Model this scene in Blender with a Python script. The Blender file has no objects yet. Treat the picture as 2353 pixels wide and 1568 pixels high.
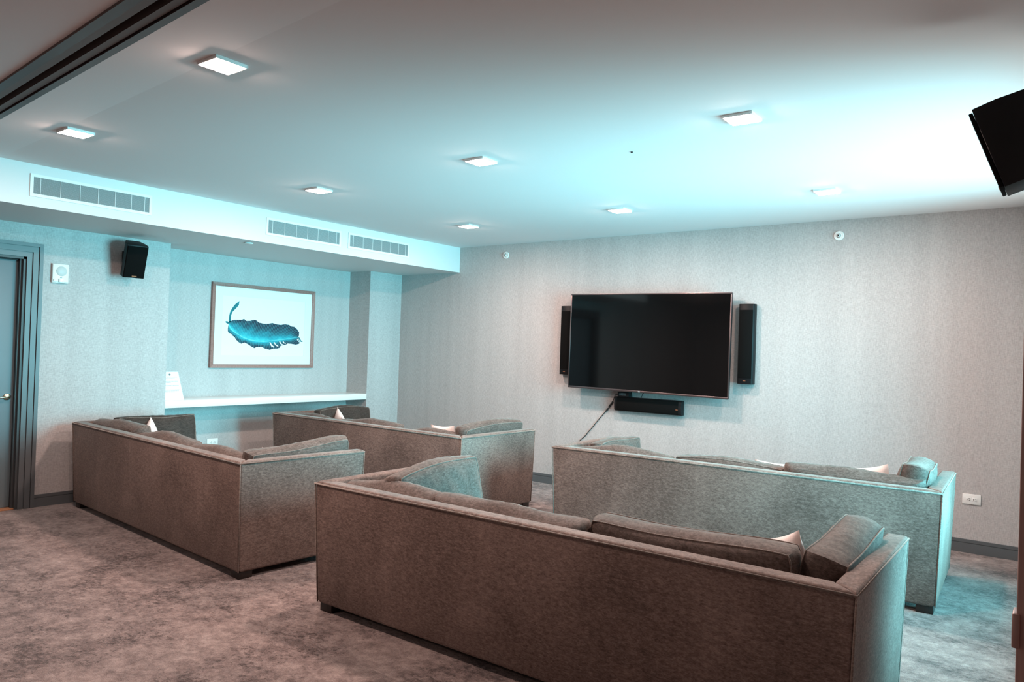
import bpy, bmesh, math, random
from mathutils import Matrix, Vector
random.seed(7)
sc = bpy.context.scene
C = sc.collection
PI = math.pi
R = math.radians

# ------------------------------------------------------------------ camera
YAW, PITCH, ROLL = 0.6462086, 0.0109417, 0.0334364
CAM_Z = 1.45
FOCAL_PX = 1700.0
def cam_axes():
    cy, sy = math.cos(YAW), math.sin(YAW)
    f = Vector((-sy*math.cos(PITCH), cy*math.cos(PITCH), math.sin(PITCH)))
    r = Vector((cy, sy, 0)); u = r.cross(f)
    cr, sr = math.cos(ROLL), math.sin(ROLL)
    return cr*r + sr*u, -sr*r + cr*u, f
r_, u_, f_ = cam_axes()
cd = bpy.data.cameras.new('camera'); cam = bpy.data.objects.new('camera', cd); C.objects.link(cam)
cd.sensor_fit = 'HORIZONTAL'; cd.sensor_width = 36.0; cd.lens = 36.0*FOCAL_PX/2353.0
cd.clip_start = 0.05; cd.clip_end = 200
M = Matrix.Identity(4)
for i in range(3):
    M[i][0] = r_[i]; M[i][1] = u_[i]; M[i][2] = -f_[i]
M[2][3] = CAM_Z
cam.matrix_world = M
sc.camera = cam

# ------------------------------------------------------------------ colour management
sc.view_settings.view_transform = 'Standard'
sc.view_settings.look = 'None'
sc.view_settings.gamma = 1.0
sc.view_settings.use_curve_mapping = False
sc.view_settings.exposure = -0.33

# ------------------------------------------------------------------ room measures (metres)
D = 6.711            # television wall
XL = -6.865          # left wall
XB = -5.887          # front of the bulkhead
XN = -7.238          # back of the niche
XR = 0.10            # right wall (window wall)
ZC = 2.649           # ceiling
ZB = 2.349           # underside of the bulkhead
NY0, NY1 = 3.651, 6.179   # niche
BASE_H = 0.102
YBACK = -3.0
XBACK = 3.0
TH = -0.062          # header and sliding-door track run at this angle
def header_y(x, at0): return at0 + math.tan(TH)*x
CREASE0 = 1.545      # y of the ceiling crease at x = 0
TRK_A = 1.227        # far edge of track at x = 0
TRK_B = 1.045        # near edge of track at x = 0
ZT = 2.63            # underside of the header / adjoining room's ceiling
WY0, WY1, WZ0, WZ1 = 3.46, 6.05, 0.12, 2.50   # window opening in the right wall

# ------------------------------------------------------------------ world and daylight
w = bpy.data.worlds.new('world'); sc.world = w; w.use_nodes = True
nt = w.node_tree; nt.nodes.clear()
out = nt.nodes.new('ShaderNodeOutputWorld'); bg = nt.nodes.new('ShaderNodeBackground')
bg.inputs['Color'].default_value = (0.35, 0.85, 1.0, 1); bg.inputs['Strength'].default_value = 1.0
nt.links.new(bg.outputs[0], out.inputs[0])

def area(name, loc, direction, sx, sy, power, color, spread=180):
    l = bpy.data.lights.new(name, 'AREA'); l.shape = 'RECTANGLE'; l.size = sx; l.size_y = sy
    l.energy = power; l.color = color; l.spread = R(spread)
    o = bpy.data.objects.new(name, l); C.objects.link(o)
    o.location = loc
    o.rotation_euler = Vector(direction).to_track_quat('-Z', 'Z').to_euler()
    return o
DAY = (0.23, 0.86, 1.0)
area('window_daylight', (XR+0.35, (WY0+WY1)/2, 1.30), (-1, -0.04, 0.0), WY1-WY0+0.1, 2.3, 315, DAY, 94)
area('ground_bounce_daylight', (XR+0.60, (WY0+WY1)/2+0.1, 0.20), (-1, 0, 1.7), 2.0, 0.9, 50, (0.80, 0.96, 0.95), 85)

# ------------------------------------------------------------------ material helpers
def new_mat(name):
    m = bpy.data.materials.new(name); m.use_nodes = True
    return m, m.node_tree, m.node_tree.nodes['Principled BSDF']
def mat(name, col, rough=0.5, metal=0.0, spec=0.5, emis=None, estr=0.0, sheen=0.0, coat=0.0, noise=0.0, nscale=30, bump=0.0, alpha=1.0):
    m, t, b = new_mat(name)
    b.inputs['Base Color'].default_value = (*col, 1); b.inputs['Roughness'].default_value = rough
    b.inputs['Metallic'].default_value = metal; b.inputs['Specular IOR Level'].default_value = spec
    b.inputs['Sheen Weight'].default_value = sheen; b.inputs['Coat Weight'].default_value = coat
    if emis:
        b.inputs['Emission Color'].default_value = (*emis, 1); b.inputs['Emission Strength'].default_value = estr
    if noise or bump:
        tc = t.nodes.new('ShaderNodeTexCoord'); n = t.nodes.new('ShaderNodeTexNoise')
        n.inputs['Scale'].default_value = nscale; n.inputs['Detail'].default_value = 4
        t.links.new(tc.outputs['Object'], n.inputs['Vector'])
        if noise:
            mr = t.nodes.new('ShaderNodeMapRange'); mr.inputs[3].default_value = 1-noise; mr.inputs[4].default_value = 1+noise
            t.links.new(n.outputs['Fac'], mr.inputs[0])
            mx = t.nodes.new('ShaderNodeVectorMath'); mx.operation = 'SCALE'; mx.inputs[0].default_value = col
            t.links.new(mr.outputs[0], mx.inputs['Scale']); t.links.new(mx.outputs[0], b.inputs['Base Color'])
        if bump:
            bp = t.nodes.new('ShaderNodeBump'); bp.inputs['Strength'].default_value = bump; bp.inputs['Distance'].default_value = 0.002
            t.links.new(n.outputs['Fac'], bp.inputs['Height']); t.links.new(bp.outputs[0], b.inputs['Normal'])
    return m
def noise_node(t, src, scale, detail=3, vec=(1, 1, 1), rough=0.5, dist=0.0, loc=(0, 0, 0)):
    mp = t.nodes.new('ShaderNodeMapping'); mp.inputs['Scale'].default_value = vec; mp.inputs['Location'].default_value = loc
    t.links.new(src, mp.inputs['Vector'])
    n = t.nodes.new('ShaderNodeTexNoise'); n.inputs['Scale'].default_value = scale; n.inputs['Detail'].default_value = detail
    n.inputs['Roughness'].default_value = rough; n.inputs['Distortion'].default_value = dist
    t.links.new(mp.outputs[0], n.inputs['Vector'])
    return n.outputs['Fac']
def math_node(t, op, a, b=None, clamp=False):
    n = t.nodes.new('ShaderNodeMath'); n.operation = op; n.use_clamp = clamp
    for i, v in enumerate((a, b)):
        if v is None: continue
        if isinstance(v, (int, float)): n.inputs[i].default_value = v
        else: t.links.new(v, n.inputs[i])
    return n.outputs[0]
def ramp(t, fac, stops):
    n = t.nodes.new('ShaderNodeValToRGB'); e = n.color_ramp.elements
    while len(e) > 1: e.remove(e[-1])
    e[0].position = stops[0][0]; e[0].color = (*stops[0][1], 1)
    for p, c in stops[1:]:
        x = e.new(p); x.color = (*c, 1)
    t.links.new(fac, n.inputs[0])
    return n.outputs[0]
def mixc(t, fac, a, b, mode='MIX'):
    n = t.nodes.new('ShaderNodeMix'); n.data_type = 'RGBA'; n.blend_type = mode
    for k, v in (('Factor', fac), ('A', a), ('B', b)):
        idx = {'Factor': 0, 'A': 6, 'B': 7}[k]
        if isinstance(v, (int, float)): n.inputs[idx].default_value = v
        elif isinstance(v, tuple): n.inputs[idx].default_value = (*v, 1)
        else: t.links.new(v, n.inputs[idx])
    return n.outputs[2]

def wallpaper():
    m, t, b = new_mat('woven_wallpaper')
    tc = t.nodes.new('ShaderNodeTexCoord'); v = tc.outputs['Object']
    a = noise_node(t, v, 1, 2, (290, 290, 30))             # vertical threads
    h = noise_node(t, v, 1, 2, (42, 42, 320), loc=(3, 5, 1))   # horizontal threads
    g = noise_node(t, v, 1, 2, (7, 7, 0.25))              # dye bands running down the drop
    f1 = ramp(t, a, [(0.30, (0, 0, 0)), (0.72, (1, 1, 1))])
    f2 = ramp(t, h, [(0.30, (0, 0, 0)), (0.72, (1, 1, 1))])
    s = math_node(t, 'ADD', f1, f2); s = math_node(t, 'MULTIPLY', s, 0.5)
    s2 = math_node(t, 'ADD', s, math_node(t, 'MULTIPLY', math_node(t, 'SUBTRACT', g, 0.5), 0.42))
    col = ramp(t, s2, [(0.15, (0.365, 0.342, 0.337)), (0.5, (0.45, 0.427, 0.421)), (0.85, (0.535, 0.512, 0.503))])
    t.links.new(col, b.inputs['Base Color'])
    b.inputs['Roughness'].default_value = 0.8
    bp = t.nodes.new('ShaderNodeBump'); bp.inputs['Strength'].default_value = 0.35; bp.inputs['Distance'].default_value = 0.002
    t.links.new(s, bp.inputs['Height']); t.links.new(bp.outputs[0], b.inputs['Normal'])
    return m
def carpet():
    m, t, b = new_mat('mottled_carpet')
    tc = t.nodes.new('ShaderNodeTexCoord'); v = tc.outputs['Object']
    # carpet tiles, each with its own shift of the worn pattern
    br = t.nodes.new('ShaderNodeTexBrick'); br.inputs['Scale'].default_value = 1.0
    br.inputs['Brick Width'].default_value = 0.92; br.inputs['Row Height'].default_value = 0.46
    br.inputs['Mortar Size'].default_value = 0.0; br.inputs['Color1'].default_value = (0, 0, 0, 1); br.inputs['Color2'].default_value = (1, 1, 1, 1)
    br.offset = 0.5
    t.links.new(v, br.inputs['Vector'])
    sh = t.nodes.new('ShaderNodeVectorMath'); sh.operation = 'MULTIPLY_ADD'
    t.links.new(br.outputs['Color'], sh.inputs[0]); sh.inputs[1].default_value = (3.7, 5.3, 2.1); t.links.new(v, sh.inputs[2])
    vs = sh.outputs[0]
    big = noise_node(t, v, 2.6, 5, (1, 1.2, 1), 0.6)
    med = noise_node(t, vs, 13, 10, (1, 1.1, 1), 0.85)
    fleck = noise_node(t, vs, 34, 8, (1, 1.25, 1), 0.85, loc=(4, 2, 0))
    fine = noise_node(t, v, 240, 3)
    s = math_node(t, 'ADD', math_node(t, 'MULTIPLY', big, 0.24), math_node(t, 'MULTIPLY', med, 0.70))
    s = math_node(t, 'ADD', s, math_node(t, 'MULTIPLY', fine, 0.20))
    s = math_node(t, 'ADD', s, math_node(t, 'MULTIPLY', br.outputs['Color'], 0.02))
    base = ramp(t, s, [(0.50, (0.11, 0.080, 0.075)), (0.57, (0.20, 0.152, 0.142)), (0.64, (0.30, 0.236, 0.218)), (0.72, (0.42, 0.345, 0.32))])
    dk = ramp(t, math_node(t, 'ADD', fleck, math_node(t, 'MULTIPLY', math_node(t, 'SUBTRACT', big, 0.5), 0.5)), [(0.39, (0.34, 0.30, 0.30)), (0.47, (1, 1, 1))])
    col = mixc(t, 1.0, base, dk, 'MULTIPLY')
    t.links.new(col, b.inputs['Base Color'])
    b.inputs['Roughness'].default_value = 0.95; b.inputs['Specular IOR Level'].default_value = 0.1
    b.inputs['Sheen Weight'].default_value = 0.25
    bp = t.nodes.new('ShaderNodeBump'); bp.inputs['Strength'].default_value = 0.8; bp.inputs['Distance'].default_value = 0.006
    t.links.new(math_node(t, 'ADD', fine, med), bp.inputs['Height']); t.links.new(bp.outputs[0], b.inputs['Normal'])
    return m
def velvet(name, dark, light, sheen=0.6):
    m, t, b = new_mat(name)
    tc = t.nodes.new('ShaderNodeTexCoord'); v = tc.outputs['Object']
    a = noise_node(t, v, 1, 9, (42, 42, 95), 0.82, 0.3)
    c = noise_node(t, v, 1, 3, (3, 3, 2.2), 0.5, 0.5)
    d = noise_node(t, v, 1, 3, (90, 90, 240))
    s = math_node(t, 'ADD', math_node(t, 'MULTIPLY', a, 0.60), math_node(t, 'MULTIPLY', c, 0.20))
    s = math_node(t, 'ADD', s, math_node(t, 'MULTIPLY', d, 0.18))
    col = ramp(t, s, [(0.37, tuple(x*0.5 for x in dark)), (0.46, dark), (0.62, light)])
    t.links.new(col, b.inputs['Base Color'])
    b.inputs['Roughness'].default_value = 0.75; b.inputs['Specular IOR Level'].default_value = 0.2
    b.inputs['Sheen Weight'].default_value = sheen; b.inputs['Sheen Roughness'].default_value = 0.35
    b.inputs['Sheen Tint'].default_value = (1.0, 0.86, 0.78, 1)
    bp = t.nodes.new('ShaderNodeBump'); bp.inputs['Strength'].default_value = 0.25; bp.inputs['Distance'].default_value = 0.003
    t.links.new(s, bp.inputs['Height']); t.links.new(bp.outputs[0], b.inputs['Normal'])
    return m
def wood(name, a_, b_):
    m, t, b = new_mat(name)
    tc = t.nodes.new('ShaderNodeTexCoord'); v = tc.outputs['Object']
    n = noise_node(t, v, 1, 5, (60, 60, 5), 0.6, 1.5)
    t.links.new(ramp(t, n, [(0.3, a_), (0.7, b_)]), b.inputs['Base Color']); b.inputs['Roughness'].default_value = 0.5
    return m

MW = wallpaper(); MCARPET = carpet()
MCEIL = mat('ceiling_paint', (0.77, 0.73, 0.73), 0.9, spec=0.2, bump=0.05, nscale=90)
MWHITE = mat('white_paint', (0.64, 0.635, 0.63), 0.6, bump=0.03, nscale=60)
MVENT = mat('vent_enamel', (0.74, 0.73, 0.72), 0.45)
MLOUVRE = mat('grey_louvre_enamel', (0.40, 0.41, 0.41), 0.5)
MVENTD = mat('vent_recess', (0.03, 0.03, 0.03), 0.9)
MTRIM = mat('grey_trim_paint', (0.095, 0.105, 0.112), 0.42, noise=0.04, nscale=12)
MDOOR = mat('grey_door_paint', (0.15, 0.195, 0.215), 0.45, noise=0.05, nscale=6)
MDARKTRIM = mat('shaded_frame_paint', (0.045, 0.05, 0.053), 0.5)  # trim darkened for the door reveal, recess shading put into the colour
MDARK = mat('dark_gasket', (0.012, 0.012, 0.013), 0.7)
MBRASS = mat('brushed_brass', (0.72, 0.60, 0.42), 0.28, metal=1.0)
MBLACK = mat('black_vinyl', (0.007, 0.007, 0.008), 0.5, spec=0.2, noise=0.1, nscale=200)
MGRILLE = mat('black_grille_cloth', (0.004, 0.004, 0.004), 0.9, spec=0.1)
MSCREEN = mat('glass_screen', (0.002, 0.002, 0.0022), 0.06, spec=0.5)
MBEZEL = mat('bezel_metal', (0.16, 0.12, 0.12), 0.3, metal=0.85)
MCOPPER = mat('copper_badge', (0.55, 0.22, 0.12), 0.4, metal=0.6)
MGREY = mat('grey_print', (0.16, 0.17, 0.18), 0.7)
MPLASTIC = mat('white_plastic', (0.80, 0.80, 0.78), 0.35)
MPLASTIC2 = mat('grey_white_plastic', (0.55, 0.56, 0.55), 0.5)
MLENS = mat('clear_strobe_lens', (0.92, 0.93, 0.93), 0.08, coat=1.0)
MBRONZE = mat('dark_bronze_anodised', (0.075, 0.050, 0.045), 0.38, metal=0.5)
MBRONZE2 = mat('bronze_brown_channel', (0.14, 0.10, 0.09), 0.5, metal=0.3)
MSLOT = mat('black_channel_slot', (0.003, 0.003, 0.003), 0.9)
MVEL = velvet('taupe_velvet', (0.126, 0.088, 0.076), (0.280, 0.205, 0.180), 0.2)
MVEL2 = velvet('taupe_velvet_cushion', (0.080, 0.058, 0.050), (0.18, 0.137, 0.122), 0.25)
MPIPE = velvet('taupe_velvet_piping', (0.13, 0.098, 0.084), (0.26, 0.205, 0.18), 0.5)
MVELD = velvet('taupe_velvet_shaded', (0.032, 0.023, 0.019), (0.075, 0.055, 0.047), 0.25)  # cushion velvet again, with the dark look of shaded nap put into its colour
MLEG = wood('espresso_leg', (0.008, 0.005, 0.004), (0.02, 0.012, 0.010))
MPILLOW = mat('blush_linen', (0.72, 0.60, 0.56), 0.8, sheen=0.3, noise=0.08, nscale=40, bump=0.2)
MJAMB = wood('brown_jamb', (0.45, 0.29, 0.26), (0.58, 0.40, 0.365))
MLATCH = mat('pink_bronze_plate', (0.62, 0.42, 0.38), 0.35, metal=0.5)
MFRAME = wood('walnut_frame', (0.24, 0.115, 0.095), (0.36, 0.19, 0.165))
MMAT = mat('mat_board', (0.74, 0.75, 0.75), 0.85)
MPAPER = mat('print_paper', (0.80, 0.81, 0.82), 0.8)
MSTONE = mat('white_quartz', (0.86, 0.86, 0.85), 0.22, noise=0.02, nscale=20)
MGLASSY = None
MPLANK = wood('oak_threshold', (0.35, 0.16, 0.08), (0.50, 0.26, 0.14))
MCABLE = mat('black_cable', (0.01, 0.01, 0.01), 0.5)
MGROUND = mat('pale_paving', (0.6, 0.6, 0.6), 0.9, noise=0.1, nscale=3)

# ------------------------------------------------------------------ mesh helpers
def link(name, me, m, parent=None):
    o = bpy.data.objects.new(name, me); C.objects.link(o)
    ms = m if isinstance(m, (list, tuple)) else [m]
    for x in ms: me.materials.append(x)
    if parent: o.parent = parent
    return o
def finish(name, bm, m, parent=None, smooth=False, bevel=0.0, seg=2, ang=40):
    bmesh.ops.recalc_face_normals(bm, faces=bm.faces[:])
    if bevel > 0:
        es = [e for e in bm.edges if len(e.link_faces) == 2 and e.calc_face_angle(0) > R(30)]
        bmesh.ops.bevel(bm, geom=es, offset=bevel, segments=seg, profile=0.5, affect='EDGES', clamp_overlap=True)
    me = bpy.data.meshes.new(name); bm.to_mesh(me); bm.free()
    if smooth or bevel > 0:
        for p in me.polygons: p.use_smooth = True
        me.set_sharp_from_angle(angle=R(ang))
    return link(name, me, m, parent)
def hexa(bm, pts, mi=0):
    """8 points: bottom ring 0-3, top ring 4-7"""
    vs = [bm.verts.new(p) for p in pts]
    for q in ((0, 1, 2, 3), (7, 6, 5, 4), (0, 4, 5, 1), (1, 5, 6, 2), (2, 6, 7, 3), (3, 7, 4, 0)):
        f = bm.faces.new([vs[i] for i in q]); f.material_index = mi
    return vs
def box(bm, x0, x1, y0, y1, z0, z1, mi=0):
    return hexa(bm, [(x0, y0, z0), (x1, y0, z0), (x1, y1, z0), (x0, y1, z0), (x0, y0, z1), (x1, y0, z1), (x1, y1, z1), (x0, y1, z1)], mi)
def prism(bm, poly, z0, z1, mi=0):
    n = len(poly)
    a = [bm.verts.new((p[0], p[1], z0)) for p in poly]; b = [bm.verts.new((p[0], p[1], z1)) for p in poly]
    bm.faces.new(a[::-1]).material_index = mi; bm.faces.new(b).material_index = mi
    for i in range(n): bm.faces.new((a[i], a[(i+1) % n], b[(i+1) % n], b[i])).material_index = mi
def tube(bm, pts, r, seg=8, closed=False, mi=0):
    pts = [Vector(p) for p in pts]; n = len(pts); rings = []
    up = Vector((0, 0, 1))
    prev = None
    for i, p in enumerate(pts):
        if closed: d = pts[(i+1) % n] - pts[i-1]
        else: d = pts[min(i+1, n-1)] - pts[max(i-1, 0)]
        d.normalize()
        if prev is None:
            a = d.cross(up)
            if a.length < 1e-3: a = d.cross(Vector((1, 0, 0)))
        else:
            a = prev - d*prev.dot(d)
        a.normalize(); prev = a; b = d.cross(a)
        rings.append([bm.verts.new(p + r*(math.cos(2*PI*k/seg)*a + math.sin(2*PI*k/seg)*b)) for k in range(seg)])
    m = n if closed else n-1
    for i in range(m):
        A, B = rings[i], rings[(i+1) % n]
        if closed and i == n-1:   # find best rotation so the loop closes without a twist
            best = min(range(seg), key=lambda s: sum((A[k].co - B[(k+s) % seg].co).length for k in range(seg)))
            B = [B[(k+best) % seg] for k in range(seg)]
        for k in range(seg):
            f = bm.faces.new((A[k], A[(k+1) % seg], B[(k+1) % seg], B[k])); f.material_index = mi; f.smooth = True
    if not closed:
        bm.faces.new(rings[0][::-1]).material_index = mi; bm.faces.new(rings[-1]).material_index = mi
def lathe(bm, prof, seg=32, mi=0):
    """prof: list of (r, z); revolve about z"""
    rings = []
    for r, z in prof:
        rings.append([bm.verts.new((r*math.cos(2*PI*k/seg), r*math.sin(2*PI*k/seg), z)) for k in range(seg)] if r > 1e-6 else [bm.verts.new((0, 0, z))])
    for A, B in zip(rings, rings[1:]):
        for k in range(seg):
            q = []
            for v in (A[k % len(A)], A[(k+1) % len(A)], B[(k+1) % len(B)], B[k % len(B)]):
                if v not in q: q.append(v)
            if len(q) > 2:
                f = bm.faces.new(q); f.material_index = mi; f.smooth = True
def empty(name, loc, rz=0, label=None, cat=None, group=None):
    o = bpy.data.objects.new(name, None); C.objects.link(o); o.location = loc; o.rotation_euler = (0, 0, rz)
    o.empty_display_size = 0.1
    tag(o, label, cat, group)
    return o
def tag(o, label=None, cat=None, group=None):
    if label: o['label'] = label
    if cat: o['category'] = cat
    if group: o['group'] = group
    return o
def struct(o, label=None):
    o['kind'] = 'structure'
    if label: o['label'] = label
    return o
def place(o, matrix):
    o.matrix_local = matrix; return o
def basis(origin, x, y, z):
    m = Matrix.Identity(4)
    for i in range(3): m[i][0] = x[i]; m[i][1] = y[i]; m[i][2] = z[i]; m[i][3] = origin[i]
    return m
# frames: x = along the wall (to the viewer's right), y = up, z = out of the wall
def tvwall(x, z, off=0): return basis((x, D-off, z), (1, 0, 0), (0, 0, 1), (0, -1, 0))
def leftwall(y, z, x=XL): return basis((x, y, z), (0, 1, 0), (0, 0, 1), (1, 0, 0))
def rightwall(y, z): return basis((XR, y, z), (0, -1, 0), (0, 0, 1), (-1, 0, 0))
def root_at(name, m, label, cat, group=None):
    o = bpy.data.objects.new(name, None); C.objects.link(o); o.matrix_world = m; o.empty_display_size = 0.05
    tag(o, label, cat, group); return o
def copy_tree(o, parent=None):
    c = o.copy(); C.objects.link(c)
    if parent: c.parent = parent
    for ch in list(o.children): copy_tree(ch, c)
    return c

# ------------------------------------------------------------------ the room shell
bm = bmesh.new(); box(bm, -7.7, XBACK+0.2, YBACK-0.2, D+0.2, -0.12, 0)
struct(finish('floor', bm, MCARPET), 'mottled mauve brown carpet')

# ceiling: main level up to the crease, then a gentle fall to the door track, then the adjoining room
bm = bmesh.new()
x0, x1 = XB, XR+0.15
prism(bm, [(x0, header_y(x0, CREASE0)), (x1, header_y(x1, CREASE0)), (x1, D+0.12), (x0, D+0.12)], ZC, ZC+0.15)
struct(finish('ceiling', bm, MCEIL), 'smooth white painted ceiling of the lounge')
bm = bmesh.new()
xa, xb = XB-0.02, XR+0.15
cA, cB = header_y(xa, CREASE0), header_y(xb, CREASE0); tA, tB = header_y(xa, TRK_A), header_y(xb, TRK_A)
hexa(bm, [(xa, tA, ZT), (xb, tB, ZT), (xb, cB, ZC), (xa, cA, ZC), (xa, tA, ZC+0.15), (xb, tB, ZC+0.15), (xb, cB, ZC+0.15), (xa, cA, ZC+0.15)])
struct(finish('trim_1', bm, MCEIL), 'sloped white ceiling header beside the sliding door track')
bm = bmesh.new()
nA, nB = header_y(-7.7, TRK_B), header_y(XBACK+0.2, TRK_B)
prism(bm, [(-7.7, YBACK-0.2), (XBACK+0.2, YBACK-0.2), (XBACK+0.2, nB), (-7.7, nA)], ZT, ZC+0.15)
struct(finish('ceiling', bm, MCEIL), 'ceiling of the adjoining space in front of the track')
bm = bmesh.new()   # slab above the track and right of the lounge
prism(bm, [(-7.7, YBACK), (XBACK+0.2, YBACK), (XBACK+0.2, D+0.2), (-7.7, D+0.2)], ZC+0.15, ZC+0.25)
struct(finish('ceiling', bm, MWHITE), 'structural slab above the ceiling')

# television wall
bm = bmesh.new(); box(bm, -7.6, XR+0.12, D, D+0.12, 0, ZC+0.15)
struct(finish('wall_back', bm, MW), 'television wall in grey woven wallpaper')
# left wall with the niche and the door opening
DY0, DY1, DZ1 = 1.47, 2.437, 2.075
bm = bmesh.new()
T = 0.16
box(bm, XL-T, XL, DY1, NY0, 0, ZC)            # between door and niche
box(bm, XL-T, XL, NY1, D, 0, ZC)              # pier beside the corner
box(bm, XL-T, XL, DY0, DY1, DZ1, ZC)          # over the door
box(bm, XL-T, XL, YBACK, DY0, 0, ZC)
box(bm, XN-0.1, XN, NY0-0.1, NY1+0.1, 0, ZC)  # back of the niche
box(bm, XN-0.1, XL-T, NY0-0.1, NY0, 0, ZC)
box(bm, XN-0.1, XL-T, NY1, NY1+0.1, 0, ZC)
struct(finish('wall_left', bm, MW), 'left wall in grey woven wallpaper with a recessed niche')
# bulkhead
bm = bmesh.new(); box(bm, XN-0.1, XB, header_y(XB, TRK_A)-0.2, D, ZB, ZC+0.14)
struct(finish('trim_2', bm, MWHITE), 'white painted bulkhead box along the left wall')
# right wall with the window
bm = bmesh.new()
T2 = 0.15
box(bm, XR, XR+T2, 1.02, WY0, 0, ZC); box(bm, XR, XR+T2, WY1, D, 0, ZC)
box(bm, XR, XR+T2, WY0, WY1, 0, WZ0); box(bm, XR, XR+T2, WY0, WY1, WZ1, ZC)
struct(finish('wall_right', bm, MW), 'right wall with the window')
bm = bmesh.new()
box(bm, XR+0.06, XR+0.10, WY0, WY1, WZ0, WZ0+0.05); box(bm, XR+0.06, XR+0.10, WY0, WY1, WZ1-0.05, WZ1)
for y in (WY0, (WY0+WY1)/2-0.02, WY1-0.05): box(bm, XR+0.06, XR+0.10, y, y+0.05, WZ0+0.05, WZ1-0.05)
struct(finish('window_1', bm, MTRIM), 'window frame in the right wall')
bm = bmesh.new(); box(bm, 0.26, 12, -6, 16, -0.6, -0.5)
struct(finish('floor', bm, MGROUND), 'paving outside the window')
# adjoining space behind the camera
bm = bmesh.new(); box(bm, -7.6, XBACK, YBACK-0.12, YBACK, 0, ZT)
struct(finish('wall_front', bm, MW), 'wall of the adjoining space')
bm = bmesh.new(); box(bm, XBACK, XBACK+0.12, YBACK, 1.4, 0, ZC+0.15)
box(bm, XR+T2, XBACK+0.12, 1.02, 1.12, 0, ZC+0.15)
struct(finish('wall_side', bm, MW), 'side wall of the adjoining space')

# baseboards (two-step profile)
def baseboard(name, poly_pts, label):
    bm = bmesh.new()
    for (ax, ay, bx, by, nx, ny) in poly_pts:
        a = Vector((ax, ay, 0)); b = Vector((bx, by, 0)); n = Vector((nx, ny, 0))
        def seg(t, z0, z1):
            p = [a, b, b+n*t, a+n*t]
            hexa(bm, [(q.x, q.y, z0) for q in p] + [(q.x, q.y, z1) for q in p])
        seg(0.016, 0, 0.074); seg(0.010, 0.074, 0.078); seg(0.014, 0.078, BASE_H)
    return struct(finish(name, bm, MTRIM), label)
baseboard('baseboard_back', [(-7.2, D, XR, D, 0, -1)], 'grey painted baseboard below the television')
baseboard('baseboard_left', [(XL, 2.552, XL, NY0, 1, 0), (XN, NY0, XN, NY1, 1, 0), (XL, NY1, XL, D, 1, 0), (XL, YBACK, XL, 1.355, 1, 0)], 'grey painted baseboard on the left wall')
baseboard('baseboard_right', [(XR, 1.3, XR, D, -1, 0)], 'grey painted baseboard on the right wall')

# door, with recessed leaf
d = root_at('door_1', Matrix.Translation((XL, (DY0+DY1)/2, 0)), 'grey painted door in a moulded grey frame', None); d['kind'] = 'structure'
def cas(bm, y0, y1, z0, z1, dx):
    box(bm, dx[0], dx[1], y0, y1, z0, z1)
hy = (DY1-DY0)/2
bm = bmesh.new()
for (o0, o1, dep) in ((0.0, 0.036, 0.016), (0.036, 0.042, 0.010), (0.042, 0.082, 0.024), (0.082, 0.088, 0.014), (0.088, 0.116, 0.030)):
    # bands counted from the inner edge outwards, both sides and the head
    cas(bm, hy+o0, hy+o1, 0, DZ1+o1, (0, dep)); cas(bm, -hy-o1, -hy-o0, 0, DZ1+o1, (0, dep))
    cas(bm, -hy-o0, hy+o0, DZ1+o0, DZ1+o1, (0, dep))
finish('casing', bm, MTRIM, d)
bm = bmesh.new()
for y0, y1 in ((hy-0.02, hy), (-hy, -hy+0.02)): box(bm, -0.16, 0, y0, y1, 0, DZ1)
box(bm, -0.16, 0, -hy, hy, DZ1-0.02, DZ1)
for y0, y1 in ((hy-0.034, hy-0.02), (-hy+0.02, -hy+0.034)): box(bm, -0.055, -0.03, y0, y1, 0, DZ1-0.02)
finish('frame', bm, MDARKTRIM, d)
bm = bmesh.new()
box(bm, -0.072, -0.056, hy-0.032, hy-0.021, 0, DZ1-0.02); box(bm, -0.072, -0.056, -hy+0.02, hy-0.02, DZ1-0.03, DZ1-0.021)
finish('gasket', bm, MDARK, d)
bm = bmesh.new(); box(bm, -0.125, -0.080, -hy+0.024, hy-0.024, 0.014, DZ1-0.026)
leaf = finish('door_leaf', bm, MDOOR, d, bevel=0.002)
bm = bmesh.new(); lathe(bm, [(0, 0.012), (0.024, 0.012), (0.027, 0.009), (0.027, 0), (0, 0)], 28)
rose = finish('rosette', bm, MBRASS, leaf); place(rose, basis((-0.080, hy-0.075, 0.92), (0, 1, 0), (0, 0, 1), (1, 0, 0)))
bm = bmesh.new(); tube(bm, [(-0.078, hy-0.075, 0.92), (-0.030, hy-0.075, 0.92), (-0.024, hy-0.085, 0.92), (-0.024, hy-0.22, 0.92)], 0.0065, 10)
finish('lever', bm, MBRASS, leaf)
bm = bmesh.new(); box(bm, -0.16, -0.004, -hy+0.02, hy-0.02, 0, 0.012)
finish('threshold', bm, MPLANK, d, bevel=0.002)

# shelf in the niche
bm = bmesh.new(); box(bm, XN, XL+0.004, NY0, NY1, 0.775, 0.845)
tag(finish('niche_shelf', bm, MSTONE, bevel=0.004), 'long white stone shelf set into the wall niche below the leaf picture', 'shelf')

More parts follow.
